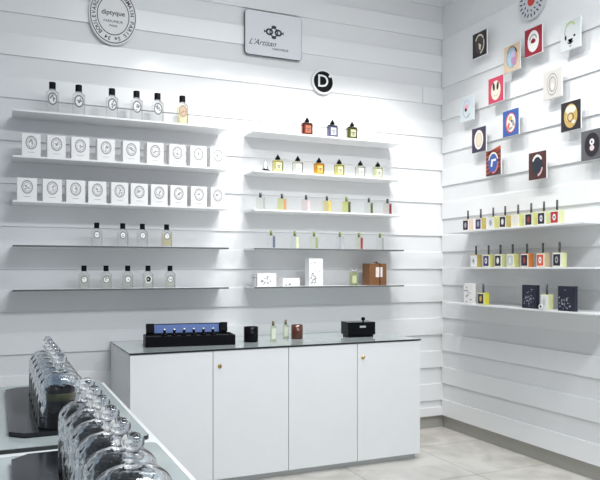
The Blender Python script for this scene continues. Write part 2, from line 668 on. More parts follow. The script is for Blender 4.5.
def carton(label, x0, x1, z, seed, group, h=0.155, dep=0.10):
    w = (x1 - x0) * 0.97
    t = thing('perfume_carton', label, 'box', ((x0 + x1) / 2, 5.055 + dep / 2, z), 0, group)
    MB().box(-w / 2, w / 2, -dep / 2, dep / 2, 0, h, CARD, 0.0012).build('carton_body', t)
    l = MB()
    yf = -dep / 2 - 0.0002
    cz = h * 0.60
    gm = mat('emblem_grey', (0.30, 0.30, 0.31), .6)
    rx, rz = 0.037, 0.047
    l.ring(0, cz, 0.84, 1.0, yf - 0.0005, yf, gm, rx, rz, seg=32)
    l.ring(0, cz, 0.60, 0.66, yf - 0.0005, yf, gm, rx, rz, seg=28)
    for k in range(22):          # lettering band of the emblem
        if k % 4 == seed % 4:
            continue
        a = 2 * PI * k / 22
        l.disc(rx * .75 * math.cos(a), cz + rz * .75 * math.sin(a), 0.0022, 0.0022, yf - 0.0005, yf, gm, 5)
    rnd = random.Random(seed)
    for k in range(7):
        a, r = rnd.uniform(0, 2 * PI), rnd.uniform(0, .42)
        l.disc(rx * r * math.cos(a), cz + rz * r * math.sin(a), rnd.uniform(.003, .008), rnd.uniform(.002, .006), yf - 0.0005 - k * 1e-5, yf, gm, 7, rnd.uniform(0, 180))
    l.box(-0.022, 0.022, yf - 0.0004, yf, h * 0.16, h * 0.175, gm)
    l.build('printed_emblem', t)
    return t


S2 = [(0.167, 0.292), (0.331, 0.457), (0.491, 0.617), (0.668, 0.794), (0.848, 0.974), (1.022, 1.150), (1.189, 1.316), (1.35, 1.479), (1.507, 1.632)]
S3 = [(0.137, 0.268), (0.301, 0.432), (0.457, 0.588), (0.606, 0.735), (0.765, 0.89), (0.905, 1.033), (1.052, 1.18), (1.197, 1.327), (1.355, 1.483), (1.510, 1.625)]
for i, (a, b_) in enumerate(S2):
    carton('white carton with grey oval emblem, %s on second shelf of left unit' % nth(i, 9), a, b_, LV[1], i, 'white cartons on the second left shelf')
for i, (a, b_) in enumerate(S3):
    carton('white carton with grey oval emblem, %s on third shelf of left unit' % nth(i, 10), a, b_, LV[2], 20 + i, 'white cartons on the third left shelf')

gS4, gS5 = 'small bottles on the fourth left shelf', 'small bottles on the bottom left shelf'
liq = thin_glass('greenish_perfume', (0.97, 0.98, 0.93), 0.4)
for i, x in enumerate((0.674, 0.859, 1.003, 1.185)):
    last = i == 3
    lb = ('small clear bottle of yellow perfume with black cap, rightmost on fourth left shelf' if last else
          'small clear bottle with black cap, pale label, %s on fourth left shelf' % ORD[i])
    shoulder_bottle(lb, 'perfume bottle', (x, 5.12, LV[3]), 0.076, 0.036, 0.128, CLEAR, yellow if last else watery, None, gS4, 0.036, 0.042, seed=40 + i, deco=3, lz=.64, lsc=.9)
for i, x in enumerate((0.586, 0.74, 0.895, 1.045, 1.211)):
    dark = i == 3
    lb = 'small black-capped bottle, %s, %s on bottom left shelf' % (
        ['white oval label with a dark dot', 'label with a tree-like mark', 'label with dark mounds', 'black oval label', 'thin ringed label'][i], nth(i, 5))
    shoulder_bottle(lb, 'perfume bottle', (x, 5.12, LV[4]), 0.074, 0.036, 0.124, CLEAR, liq, None, gS5, 0.036, 0.042, seed=60 + i, deco=[1, 5, 4, 2, 4][i],
                    labm=INK if dark else WHITE, ringm=(WHITE if dark else [GREYINK, GREYINK, GREYINK, INK, GREYINK][i]), lz=.52, lsc=.95)

# ---- middle unit, square-cut bottles with a pointed black stopper


def facet_bottle(label, loc, w, d, h, glass, group, labm, inkm, seed):
    t = thing('perfume_bottle', label, 'perfume bottle', loc, 0, group)
    b = MB()
    c = 0.012
    oc = [(-w / 2 + c, -d / 2), (w / 2 - c, -d / 2), (w / 2, -d / 2 + c), (w / 2, d / 2 - c), (w / 2 - c, d / 2), (-w / 2 + c, d / 2), (-w / 2, d / 2 - c), (-w / 2, -d / 2 + c)]
    b.prism(oc, 0.0, h - 0.006, glass, 'z')
    b.prism([(x * .86, y * .8) for x, y in oc], h - 0.006, h, glass, 'z')
    b.build('glass_body', t)
    r = 0.011
    MB().lathe([(r, h + .0003), (r, h + 0.006), (0, h + 0.006)], GOLD, 20).build('collar', t)
    k = MB()
    k.lathe([(0.0, h + 0.0065), (0.021, h + 0.0065), (0.024, h + 0.014), (0.005, h + 0.044), (0.0, h + 0.052)], BLACKG, 7, smooth=False)
    k.build('stopper', t)
    l = MB()
    yf = -d / 2 - 0.0004
    l.box(-w * .26, w * .26, yf - 0.0005, yf, h * .22, h * .78, labm)
    l.box(-w * .20, w * .20, yf - 0.0010, yf - 0.0005, h * .52, h * .57, inkm)
    l.ring(0, h * .40, .5, 1, yf - 0.0010, yf - 0.0005, inkm, w * .1, h * .09, seg=16)
    l.build('paper_label', t)


gM1 = 'three bottles on the top middle shelf'
for x, nm, tint, lm in ((2.354, 'red-brown', (0.40, 0.12, 0.06), (0.30, 0.09, 0.04)), (2.588, 'violet-grey', (0.36, 0.36, 0.46), (0.42, 0.42, 0.48)), (2.775, 'dark olive', (0.30, 0.30, 0.14), (0.34, 0.34, 0.2))):
    facet_bottle('square %s bottle with pointed black stopper on the top middle shelf' % nm, (x, 5.12, LV[0]), 0.095, 0.05, 0.108,
                 thin_glass(nm + '_glass', tint, 1.5), gM1, mat(nm + '_label', lm, .6), INK, 1)
gM2 = 'bottles on the second middle shelf'
M2 = [(2.093, 'yellow', 'leftmost bottle', (0.94, 0.90, 0.55), (0.62, 0.60, 0.38)), (2.27, 'very pale green', 'second bottle from left', (0.97, 0.98, 0.92), (0.74, .76, .64)),
      (2.464, 'orange', 'third bottle from left', (0.97, 0.66, 0.20), (0.75, 0.40, .10)), (2.653, 'olive yellow', 'fourth bottle from left', (0.93, 0.90, 0.52), (0.6, .58, .34)),
      (2.856, 'nearly clear', 'fifth bottle from left', (0.97, 0.97, 0.92), (0.72, .74, .66)), (3.029, 'pale lime', 'rightmost bottle', (0.97, 0.98, 0.80), (0.78, .82, .52))]
for x, nm, pos, tint, lm in M2:
    facet_bottle('square bottle of %s perfume, %s on second middle shelf' % (nm, pos), (x, 5.12, LV[1]), 0.088, 0.046, 0.098,
                 thin_glass(nm.replace(' ', '_') + '_perfume_glass', tint, 1.2), gM2, mat(nm.replace(' ', '_') + '_label', lm, .6), INK, 2)
t = thing('tester_stand', 'small silver cone on a black base, left end of second middle shelf', 'stand', (1.985, 5.12, LV[1]))
MB().lathe([(0.040, 0), (0.040, 0.014), (0, 0.014)], BLACK, 24, smooth=False).build('base', t)
MB().lathe([(0.028, 0.0145), (0.023, 0.030), (0.010, 0.075), (0.004, 0.098), (0.0, 0.100)], SILVER, 24).build('cone', t)

# ---- slim bottles with a coloured strip behind the glass


def slim_bottle(label, loc, w, h, tint, strip, group, capm, side=1):
    t = thing('perfume_bottle', label, 'perfume bottle', loc, 0, group)
    d = 0.030
    g = thin_glass('tint_%d_%d_%d' % tuple(int(100 * c) for c in tint), tint, 1.2)
    b = MB()
    b.box(-w / 2, w / 2, -d / 2, d / 2, 0, h, g, 0.002)
    b.build('glass_body', t)
    c = MB()
    c.lathe([(0.010, h + .0003), (0.010, h + 0.005), (0.0105, h + 0.0055), (0.0105, h + 0.038), (0.0, h + 0.040)], capm, 20)
    c.build('cap', t)
    if strip:
        x0, x1 = (w * 0.12, w * 0.46) if side > 0 else (-w * .46, -w * .12)
        MB().box(x0, x1, -d / 2 - 0.0010, -d / 2 - 0.0003, h * 0.05, h * 0.93, strip).build('label_strip', t)


gM3, gM4 = 'slim bottles on the third middle shelf', 'slim bottles on the fourth middle shelf'
DKG = mat('dark_green_strip', (0.08, 0.11, 0.03), .5)
M3 = [(1.943, (0.97, 0.97, 0.94), None, 'clear pale', 'leftmost', DGREY),
      (2.130, (0.94, 0.96, 0.66), mat('rust_strip', (0.50, 0.22, 0.12), .5), 'yellow-green with rust strip', 'second from left', DGREY),
      (2.345, (0.985, 0.93, 0.93), mat('pink_strip', (0.70, 0.45, 0.46), .5), 'pale pink', 'third from left', DGREY),
      (2.538, (0.97, 0.93, 0.68), mat('ochre_strip', (0.62, 0.42, 0.10), .5), 'yellow with ochre strip', 'middle of seven', DGREY),
      (2.722, (0.94, 0.96, 0.60), mat('black_green_strip', (0.05, 0.06, 0.04), .5), 'lime with black strip', 'third from right', GREEN),
      (2.940, (0.97, 0.98, 0.95), DKG, 'clear with dark green strip', 'second from right', DGREY),
      (3.127, (0.98, 0.95, 0.93), mat('maroon_strip', (0.16, 0.02, 0.02), .5), 'clear with maroon strip', 'rightmost', DGREY)]
for x, ti, st, nm, pos, cm in M3:
    slim_bottle('slim bottle, %s, %s on third middle shelf' % (nm, pos), (x, 5.12, LV[2]), 0.066, 0.098, ti, st, gM3, cm)
NAVY = mat('navy_strip', (0.10, 0.12, 0.19), .5)
M4 = [(2.035, (0.975, 0.985, 0.97), NAVY, 'clear with navy strip', 'leftmost', GREEN),
      (2.243, (0.975, 0.985, 0.97), mat('cream_strip', (0.60, 0.62, 0.40), .5), 'clear with cream strip', 'second from left', GREEN),
      (2.418, (0.97, 0.985, 0.93), mat('green_strip', (0.24, 0.30, 0.14), .5), 'clear with green strip', 'third from left', GREEN),
      (2.660, (0.95, 0.955, 0.965), mat('grey_strip', (0.38, 0.38, 0.42), .5), 'clear with grey strip', 'third from right', GREEN),
      (2.843, (0.97, 0.97, 0.90), mat('red_strip', (0.28, 0.02, 0.03), .5), 'clear with red strip', 'second from right', GREEN),
      (3.050, (0.975, 0.985, 0.97), None, 'plain clear', 'rightmost', GREEN)]
for x, ti, st, nm, pos, cm in M4:
    slim_bottle('slim bottle, %s, olive cap, %s on fourth middle shelf' % (nm, pos), (x, 5.12, LV[3]), 0.062, 0.104, ti, st, gM4, cm)

# ---- bottom middle shelf: printed cartons, green bottle, tan box


def printed_box(label, x0, x1, y0, y1, z, h, seed, density=10, body=CARD, ink=INK):
    t = thing('perfume_carton', label, 'box', ((x0 + x1) / 2, (y0 + y1) / 2, z), 0)
    w, d = x1 - x0, y1 - y0
    MB().box(-w / 2, w / 2, -d / 2, d / 2, 0, h, body, 0.001).build('carton_body', t)
    rnd = random.Random(seed)
    l = MB()
    yf = -d / 2 - 0.0002
    x, zz = -w * .3, h * .15
    for k in range(density):      # a sprig: stem dots, leaves and blossoms
        px = max(-w * .38, min(w * .38, rnd.gauss(-w * .12, w * .16)))
        pz = max(h * .1, min(h * .85, abs(rnd.gauss(h * .22, h * .25)) + h * .08))
        l.disc(px, pz, rnd.uniform(.003, .009), rnd.uniform(.0015, .004), yf - 0.0005 - k * 1e-5, yf, ink, 8, rnd.uniform(0, 180))
    l.build('printed_sprig', t)
    return t


z5 = LV[4]
t = thing('glass_dish', 'small clear glass cube at the left end of the bottom middle shelf', 'glass', (1.866, 5.09, z5))
gb = MB()
gb.box(-0.022, 0.022, -0.022, 0.022, 0, 0.090, CLEAR, 0.002)
gb.build('glass_wall', t)
MB().box(-0.018, 0.018, -0.0225, -0.0221, 0.066, 0.080, GREYINK).build('dark_rim_mark', t)
printed_box('flat wide white carton with dark floral print near left end of bottom middle shelf', 1.893, 2.056, 5.06, 5.18, z5, 0.106, 3, 12)
printed_box('low white carton with one dark flower, second carton on the bottom middle shelf', 2.112, 2.262, 5.06, 5.17, z5, 0.066, 5, 5)
printed_box('upright white carton with dark branch print on the bottom middle shelf', 2.345, 2.470, 5.06, 5.14, z5, 0.225, 8, 26)
t = thing('perfume_bottle', 'pale green glass bottle with silver winged cap beside the tan leather box', 'perfume bottle', (2.778, 5.10, z5))
gg = thin_glass('pale_green_perfume_glass', (0.90, 0.92, 0.70), 1.2)
MB().box(-0.030, 0.030, -0.018, 0.018, 0, 0.112, gg, 0.003).build('glass_body', t)
MB().box(-0.020, 0.020, -0.0188, -0.0184, 0.02, 0.085, mat('pale_green_label', (0.5, 0.55, 0.3), .6)).build('paper_label', t)
c = MB()
c.lathe([(0.008, 0.1123), (0.008, 0.128), (0, 0.128)], SILVER, 16)
for s_ in (-1, 1):
    c.poly([(0, 0.126), (s_ * 0.026, 0.150), (s_ * 0.030, 0.136), (s_ * 0.012, 0.122)], -0.004, 0.004, SILVER)
c.build('winged_cap', t)

t = thing('leather_box', 'tan brown leather box tied with dark cord, white label, right on bottom middle shelf', 'box', (2.995, 5.12, z5))
MB().box(-0.085, 0.085, -0.06, 0.06, 0, 0.180, BROWN, 0.004).build('box_body', t)
MB().box(-0.086, 0.086, -0.061, 0.061, 0.1805, 0.186, BROWN, 0.002).build('lid', t)
l = MB()
l.box(-0.022, 0.044, -0.0612, -0.0604, 0.07, 0.155, mat('pink_white_label', (0.78, 0.70, 0.68), .6))
l.build('paper_label', t)
c = MB()
CORD = mat('dark_cord', (0.05, 0.02, 0.01), .7)
c.box(0.014, 0.022, -0.0645, -0.0615, 0.0, 0.186, CORD)
c.box(0.014, 0.022, -0.0645, 0.0, 0.1865, 0.190, CORD)
c.build('cord', t)
c = MB()
c.T = Matrix.Translation((0.010, -0.02, 0.1955))
c.lathe([(0.0, -0.005), (0.010, -0.004), (0.013, 0.001), (0.008, 0.006), (0, 0.008)], CORD, 14)
c.box(-0.03, 0.0, -0.004, 0.004, -0.004, 0.003, CORD, 0.001)
c.build('knot', t)

# ------------------------------------------------------------------ things on the cabinet top
# open presentation case with a blue lined lid
case = thing('presentation_case', 'long open black presentation case with blue-lined lid on the white cabinet', 'case', (1.285, 4.84, CZ), R(-7))
cw, cd = 0.318, 0.11
b = MB()
hb = 0.074
b.box(-cw, cw, -cd, cd, 0, 0.012, BLACK)
b.box(-cw, cw, -cd, -cd + 0.012, 0.012, hb, BLACK)
b.box(-cw, cw, cd - 0.012, cd, 0.012, hb, BLACK)
b.box(-cw, -cw + 0.014, -cd + 0.012, cd - 0.012, 0.012, hb, BLACK)
b.box(cw - 0.014, cw, -cd + 0.012, cd - 0.012, 0.012, hb, BLACK)
b.build('base_tray', case)
MB().box(-cw + 0.0145, cw - 0.0145, -cd + 0.0125, cd - 0.0125, 0.0122, 0.062, mat('black_foam', (0.015, 0.015, 0.018), .9)).build('foam_insert', case)
lid = MB()
T = Matrix.Translation((0, cd - 0.004, hb + 0.001)) @ Matrix.Rotation(R(-12), 4, 'X')
lid.T = T
lid.box(-cw + 0.02, cw - 0.02, 0.0, 0.012, 0, 0.072, BLACK)
for s_ in (-1, 1):
    xa, xb = sorted((s_ * (cw - 0.02), s_ * (cw - 0.075)))
    lid.box(xa, xb, -0.028, 0, 0.004, 0.072, BLACK, 0.004)
lo = lid.build('lid', case)
li = MB()
li.T = T
li.box(-cw + 0.08, cw - 0.08, -0.003, -0.0005, 0.004, 0.065, BLUE)
li.build('blue_lining', lo)
Rc = Matrix.Translation((1.285, 4.84, CZ)) @ Matrix.Rotation(R(-7), 4, 'Z')
for i in range(6):
    xx = -0.175 + i * 0.070
    p_ = Rc @ Vector((xx, 0.01, 0.0625))
    t = thing('perfume_vial', 'small dark glass vial with silver-tipped cap, %s in the open black case' % nth(i, 6), 'vial', p_, R(-7), 'vials in the open black case')
    MB().lathe([(0.020, 0), (0.021, 0.002), (0.021, 0.018), (0.008, 0.026), (0, 0.026)], BLACKG, 20).build('vial_body', t)
    MB().lathe([(0.009, 0.0265), (0.011, 0.040), (0.0, 0.042)], BLACKG, 16).build('cap', t)
    MB().lathe([(0.0, 0.0423), (0.010, 0.0423), (0.011, 0.049), (0.007, 0.056), (0, 0.058)], SILVER, 14).build('cap_tip', t)

# black cylinder candle and brown candle


def jar_candle(label, loc, r, h, body, rimm):
    t = thing('candle', label, 'candle', loc)
    MB().lathe([(0.0, 0.0), (r - .004, 0), (r, .004), (r, h), (r - .003, h), (r - .003, h - .018), (0, h - .018)], body, 36).build('jar', t)
    MB().lathe([(r - .0034, h - .0178), (r - .0034, h - .012), (0, h - .012)], rimm, 30, cap=False).build('wax', t)
    MB().lathe([(0, h - .0118), (.0012, h - .0118), (.0012, h - .004), (0, h - .004)], INK, 8).build('wick', t)


WAX = mat('cream_wax', (0.78, 0.75, 0.68), .5)
jar_candle('black jar candle on the white cabinet just right of the open black case', (1.757, 4.83, CZ), 0.054, 0.114, BLACKG, WAX)
jar_candle('dark brown jar candle on the white cabinet beside two slim bottles', (2.166, 4.90, CZ), 0.046, 0.110, mat('dark_brown_glass', (0.09, 0.028, 0.016), .15), WAX)


def room_bottle(label, loc, h):
    t = thing('perfume_bottle', label, 'perfume bottle', loc, 0, 'slim pale green bottles on the cabinet')
    g = thin_glass('celadon_perfume_glass', (0.88, 0.92, 0.80), 1.0)
    w = 0.021
    MB().box(-w, w, -0.014, 0.014, 0, h, g, 0.002).build('glass_body', t)
    MB().box(-w + .004, w - .004, -0.0146, -0.0142, .02, h - .02, mat('celadon_label', (0.68, 0.72, 0.60), .6)).build('paper_label', t)
    MB().lathe([(0.009, h + .0003), (.0095, h + .002), (.0095, h + 0.036), (0, h + .037)], mat('dull_gold_cap', (0.16, 0.12, 0.06), .35, metal=.5), 18).build('cap', t)


room_bottle('slim pale green bottle with dull gold cap, left one of two on the cabinet', (1.925, 4.80, CZ), 0.118)
room_bottle('slim pale green bottle with dull gold cap, standing left behind the brown candle', (2.095, 4.96, CZ), 0.110)

# black lidded box
t = thing('lidded_box', 'black lacquered box with ball knob and silver label at right of the cabinet', 'box', (2.690, 4.86, CZ), R(-6))
MB().box(-0.106, 0.106, -0.065, 0.065, 0, 0.018, BLACK, .002).build('foot', t)
MB().box(-0.118, 0.118, -0.078, 0.078, 0.0185, 0.112, BLACKG, .004).build('box_body', t)
ld = MB().box(-0.119, 0.119, -0.079, 0.079, 0.1125, 0.121, BLACKG, .003).build('lid', t)
k = MB()
k.T = Matrix.Translation((0.045, 0, 0.1212))
k.lathe([(0.006, 0), (0.006, 0.006), (0.013, 0.010), (0.0175, 0.018), (0.016, 0.028), (0.009, 0.034), (0, 0.036)], BLACKG, 24)
k.build('ball_knob', ld)
l = MB()
l.box(-0.018, 0.034, -0.0790, -0.0784, 0.078, 0.092, mat('silver_label', (0.6, 0.6, 0.6), .35, metal=.4))
l.build('silver_label', t)

# ------------------------------------------------------------------ right wall bottles: flat bottle, white label with a coloured panel, slim dark cap
def card_bottle(label, Y, z, group, panel, oval, glass, w=0.078, d=0.048, h=0.098, ring=None, x=3.62):
    t = thing('perfume_bottle', label, 'perfume bottle', (x + d / 2, Y, z), R(-90), group)
    MB().box(-w / 2, w / 2, -d / 2, d / 2, 0, h, glass, 0.002).build('glass_body', t)
    c = MB()
    c.lathe([(0.0075, h + .0003), (.008, h + .002), (.008, h + 0.074), (0, h + .0745)], DGREY, 18)
    c.build('cap', t)
    l = MB()
    yf = -d / 2 - 0.0004
    l.box(-w * .47, w * .47, yf - .0006, yf, h * .04, h * .95, WHITE)
    l.box(-w * .42, w * .36, yf - .0011, yf - .0006, h * .09, h * .89, panel)
    if oval:
        l.disc(-w * .03, h * .5, w * .17, h * .24, yf - .0016, yf - .0011, oval, 20)
    if ring:
        l.disc(-w * .03, h * .5, w * .07, h * .10, yf - .0021, yf - .0016, ring, 14)
    l.build('paper_label', t)
    return t


def tintg(n, c):
    return mat(n, c, 0.12, spec=0.6)


YG = tintg('yellow_green_perfume', (0.62, 0.62, 0.22))
YG2 = tintg('pale_lime_perfume', (0.66, 0.68, 0.36))
TAN = tintg('tan_perfume', (0.62, 0.48, 0.28))
OCH = tintg('ochre_perfume', (0.50, 0.40, 0.12))
ORG = tintg('orange_perfume', (0.60, 0.20, 0.03))
PNK = tintg('pale_pink_perfume', (0.72, 0.55, 0.45))
c_blk = mat('panel_black', (0.02, 0.015, 0.025), .5)
c_pur = mat('panel_purple', (0.05, 0.03, 0.12), .5)
c_wht = mat('panel_pale', (0.72, 0.73, 0.74), .5)
c_crm = mat('panel_cream', (0.78, 0.72, 0.55), .5)
c_gry = mat('panel_grey', (0.52, 0.55, 0.52), .5)
c_red = mat('panel_red', (0.42, 0.03, 0.02), .5)
c_ored = mat('panel_orange_red', (0.60, 0.10, 0.05), .5)
c_gr2 = mat('oval_grey', (0.35, 0.35, 0.38), .5)
c_dred = mat('oval_dark_red', (0.3, 0.05, 0.05), .5)

Y1 = [4.715, 4.55, 4.396, 4.256, 4.111, 3.972, 3.843, 3.719]
D1 = [('black panel with grey oval', 'farthest', c_blk, c_gr2, PNK, None), ('purple-black panel', 'second farthest', c_pur, c_gr2, OCH, None),
      ('pale panel', 'third farthest', c_wht, c_gr2, YG, None), ('black panel with white oval', 'fourth farthest', c_blk, WHITE, OCH, None),
      ('cream panel', 'fourth nearest', c_crm, c_wht, YG, None), ('black panel with dark red oval', 'third nearest', c_blk, c_dred, YG, None),
      ('black panel with small white oval', 'second nearest', c_blk, c_wht, YG2, c_blk), ('red panel with white oval and dark dot', 'nearest', c_red, WHITE, YG2, INK)]
for i, (y, (dd, pos, pn, ov, gl, rg)) in enumerate(zip(Y1, D1)):
    w = 0.082 if i < 7 else 0.088
    card_bottle('flat bottle, %s, %s on top right-wall shelf' % (dd, pos), y - w / 2, RV[0], 'bottles on the top right wall shelf', pn, ov, gl, w=w, ring=rg)
Y2 = [4.608, 4.451, 4.309, 4.17, 4.015, 3.852, 3.692]
D2 = [('pale grey panel with dark dot', 'farthest', c_wht, c_gry, OCH, INK), ('purple panel with pale oval', 'second farthest', c_pur, c_wht, YG, c_pur),
      ('black panel with white oval', 'third farthest', c_blk, WHITE, YG2, None), ('grey-green panel', 'middle one', c_gry, c_wht, YG, None),
      ('black panel and orange perfume', 'third nearest', c_blk, c_dred, ORG, None), ('orange-red panel with white oval', 'second nearest', c_ored, WHITE, TAN, c_ored),
      ('black panel with faint marks', 'nearest', c_blk, c_gr2, YG2, c_blk)]
for i, (y, (dd, pos, pn, ov, gl, rg)) in enumerate(zip(Y2, D2)):
    card_bottle('flat bottle, %s, %s on middle right-wall shelf' % (dd, pos), y - 0.04, RV[1], 'bottles on the middle right wall shelf', pn, ov, gl, w=0.084, h=0.102, ring=rg)


def wall_carton(label, ya, yb, z, h, body, ink, seed, dens, x=3.585, d=0.03):
    w = ya - yb
    t = thing('perfume_carton', label, 'box', (x + d / 2, (ya + yb) / 2, z), R(-90))
    MB().box(-w / 2, w / 2, -d / 2, d / 2, 0, h, body, 0.001).build('carton_body', t)
    rnd = random.Random(seed)
    l = MB()
    yf = -d / 2 - .0002
    for k in range(dens):
        px = max(-w * .42, min(w * .42, rnd.gauss(-w * .05, w * .2)))
        pz = max(h * .1, min(h * .85, rnd.gauss(h * .38, h * .2)))
        l.disc(px, pz, rnd.uniform(.002, .010), rnd.uniform(.0015, .006), yf - 0.0005 - k * 1e-5, yf, ink, 7, rnd.uniform(0, 180))
    l.build('printed_picture', t)


BLKC = mat('black_carton', (0.012, 0.013, 0.03), .4)
PALEI = mat('pale_print', (0.33, 0.34, 0.40), .5)
wall_carton('white carton with dark floral print, farthest on the bottom right-wall shelf', 4.655, 4.535, RV[2], 0.170, CARD, mat('plum_ink', (0.12, 0.05, 0.08), .5), 4, 16)
wall_carton('square black carton with pale print, farther one on bottom right-wall shelf', 3.963, 3.815, RV[2], 0.172, BLKC, PALEI, 9, 30)
wall_carton('square black carton with pale print, nearer one on bottom right-wall shelf', 3.608, 3.460, RV[2], 0.172, BLKC, PALEI, 10, 30)
card_bottle('flat bottle of bright yellow perfume with black-gold panel beside white floral carton', 4.440, RV[2], 'bottles on the bottom right wall shelf', c_blk,
            mat('oval_gold', (.6, .45, .12), .5), tintg('bright_yellow_perfume', (0.66, 0.62, 0.06)), w=0.086, h=0.098, x=3.59)
card_bottle('flat bottle of pale green perfume standing between two square black cartons', 3.742, RV[2], 'bottles on the bottom right wall shelf', c_wht, c_gry, YG2, w=0.076, h=0.108, x=3.59)
t = thing('scent_tag', 'small round white tag with black dot leaning before bottle between black cartons', 'tag', (3.575, 3.762, RV[2]), R(-90))
MB().ring(0, 0.020, 0.009, 0.019, -0.002, 0.002, WHITE, seg=24).build('tag_ring', t)
MB().disc(0, 0.020, 0.0088, 0.0088, -0.0015, 0.0015, INK, 18).build('dot', t)

# ------------------------------------------------------------------ picture cards standing off the right wall
CW, CH = 0.186, 0.212


def picture(label, Y, z, ground, art, w=CW, h=CH):
    t = thing('picture_card', label, 'picture', (3.765, Y, z), R(-90), 'picture cards on the right wall')
    MB().box(-w / 2, w / 2, 0, 0.010, -h / 2, h / 2, WHITE, .0006).build('mount_board', t)
    MB().box(-0.05, 0.05, 0.0102, 3.815 - 3.765 - 0.0015, -0.03, 0.03, WHITE).build('standoff_block', t)
    g = MB().box(-w / 2 + .002, w / 2 - .002, -0.0012, -0.0002, -h / 2 + .002, h / 2 - .002, ground).build('printed_face', t)
    a = MB()
    y = -0.0013

    def D(cx, cz, rx, rz, m, lv=0, rot=0):
        a.disc(cx, cz, rx, rz, y - 0.0006 * (lv + 1), y - 0.0001, m, 28, rot)

    def A(cx, cz, r0, r1, m, a0, a1, sx=1, sz=1, lv=0):
        a.ring(cx, cz, r0, r1, y - 0.0006 * (lv + 1), y - 0.0001, m, sx, sz, a0, a1)

    def P(pts, m, lv=0):
        a.poly(pts, y - 0.0006 * (lv + 1), y - 0.0001, m)
    art(D, A, P)
    a.build('artwork', g)
    return t


def c(n, r, g_, b_):
    return mat('print_' + n, (r, g_, b_), .5)


blk, cream, crim = c('black', .018, .014, .02), c('cream', .76, .70, .58), c('crimson', .30, .012, .03)
pink, teal, lil = c('rose', .56, .05, .11), c('teal', .26, .42, .50), c('lilac', .55, .45, .66)
pgrey, mgrey, navy = c('pale_grey', .60, .64, .64), c('mid_grey', .34, .34, .34), c('navy', .02, .03, .07)
bl, gold_, redp = c('blue', .035, .10, .36), c('gold', .55, .38, .12), c('red', .55, .05, .04)
white_, maroon, peach = c('white', .82, .80, .78), c('maroon', .075, .02, .022), c('peach', .62, .48, .34)
dgrey, green_, skin = c('dark_grey', .11, .11, .12), c('sage', .42, .50, .26), c('tan', .58, .45, .30)


def art1(D, A, P):
    D(0, 0, .058, .080, c('umber', .06, .045, .045))
    A(0, 0, .84, 1.0, cream, 30, 150, .062, .085, 1)
    A(0, 0, .84, 1.0, cream, -80, 20, .062, .085, 1)
    P([(-.01, .01), (.022, -.01), (.012, -.055), (-.004, -.04)], cream, 2)


def art2(D, A, P):
    D(0, .005, .062, .085, teal)
    A(0, .005, .9, 1.08, c('dark_tan', .3, .2, .15), 20, 150, .062, .085, 1)
    A(0, .005, .85, 1.05, c('coral', .7, .25, .12), -20, 50, .062, .085, 1)
    D(.012, .02, .024, .034, lil, 1)
    D(.025, -.03, .026, .036, c('mauve', .45, .25, .42), 2, 20)
    P([(-.05, .0), (-.02, .05), (.0, -.06), (-.02, -.075)], c('sky', .42, .56, .66), 3)


def art3(D, A, P):
    D(0, 0, .060, .082, white_)
    A(0, .015, .28, .40, mgrey, 0, 180, .1, .1, 1)
    D(0, 0, .026, .016, crim, 2)
    D(0, .004, .012, .018, c('deep_red', .2, .0, .01), 3)


def art4(D, A, P):
    A(0, .015, .88, 1.1, green_, 40, 150, .055, .075, 1)
    A(0, .015, .88, 1.0, mgrey, 150, 185, .055, .075, 1)
    D(-.044, -.012, .009, .018, blk, 1)
    D(.038, -.014, .010, .008, blk, 1)
    A(0, -.045, .7, 1.0, blk, 190, 350, .028, .02, 1)
    P([(-.022, -.03), (-.01, -.055), (.0, -.04), (.012, -.056), (.024, -.03), (.0, -.07)], blk, 2)
    P([(-.016, -.075), (.016, -.075), (0, -.09)], mgrey, 1)


def art5(D, A, P):
    D(0, -.005, .058, .080, cream)
    D(-.024, .028, .013, .034, blk, 1, 8)
    D(.024, .028, .013, .034, blk, 1, -8)
    A(0, -.035, .8, 1, c('line_tan', .4, .3, .2), 200, 340, .022, .018, 1)


def art6(D, A, P):
    D(0, 0, .054, .084, c('stone', .40, .38, .36))
    A(0, 0, .74, .82, white_, 0, 360, .054, .084, 1)
    D(.004, .0, .024, .046, c('ivory', .60, .57, .52), 1)
    D(.004, -.018, .010, .024, white_, 2)


def art7(D, A, P):
    A(0, .0, .86, 1.0, lil, 20, 170, .052, .078, 1)
    A(0, .0, .92, 1.0, mgrey, 170, 330, .052, .078, 1)
    D(-.004, .018, .030, .022, c('blush', .74, .38, .46), 1)
    D(-.012, -.006, .016, .015, c('dark_wine', .12, .01, .03), 2)
    P([(.0, -.07), (.03, -.045), (.034, -.05), (.006, -.076)], mgrey, 1)


def art8(D, A, P):
    D(0, 0, .060, .082, redp)
    D(.004, .0, .050, .072, white_, 1)
    D(-.002, .036, .024, .020, gold_, 2)
    D(.03, -.006, .016, .03, mgrey, 3, 25)
    D(-.022, -.02, .012, .026, c('rust', .6, .12, .05), 3, -20)
    D(.0, -.045, .028, .010, mgrey, 4, 15)
    D(.012, .012, .010, .007, blk, 4)


def art9(D, A, P):
    D(0, 0, .062, .086, gold_)
    D(.0, .045, .048, .030, cream, 1)
    D(-.012, -.01, .028, .030, c('honey', .66, .52, .28), 2)
    A(0, -.01, .7, 1, c('brown_line', .25, .14, .05), 0, 360, .03, .034, 3)
    D(.026, -.045, .018, .014, cream, 3)


def art10(D, A, P):
    D(0, 0, .058, .082, white_)
    D(.002, -.002, .040, .062, skin, 1)
    D(.002, -.002, .033, .054, c('oat', .70, .62, .50), 2)


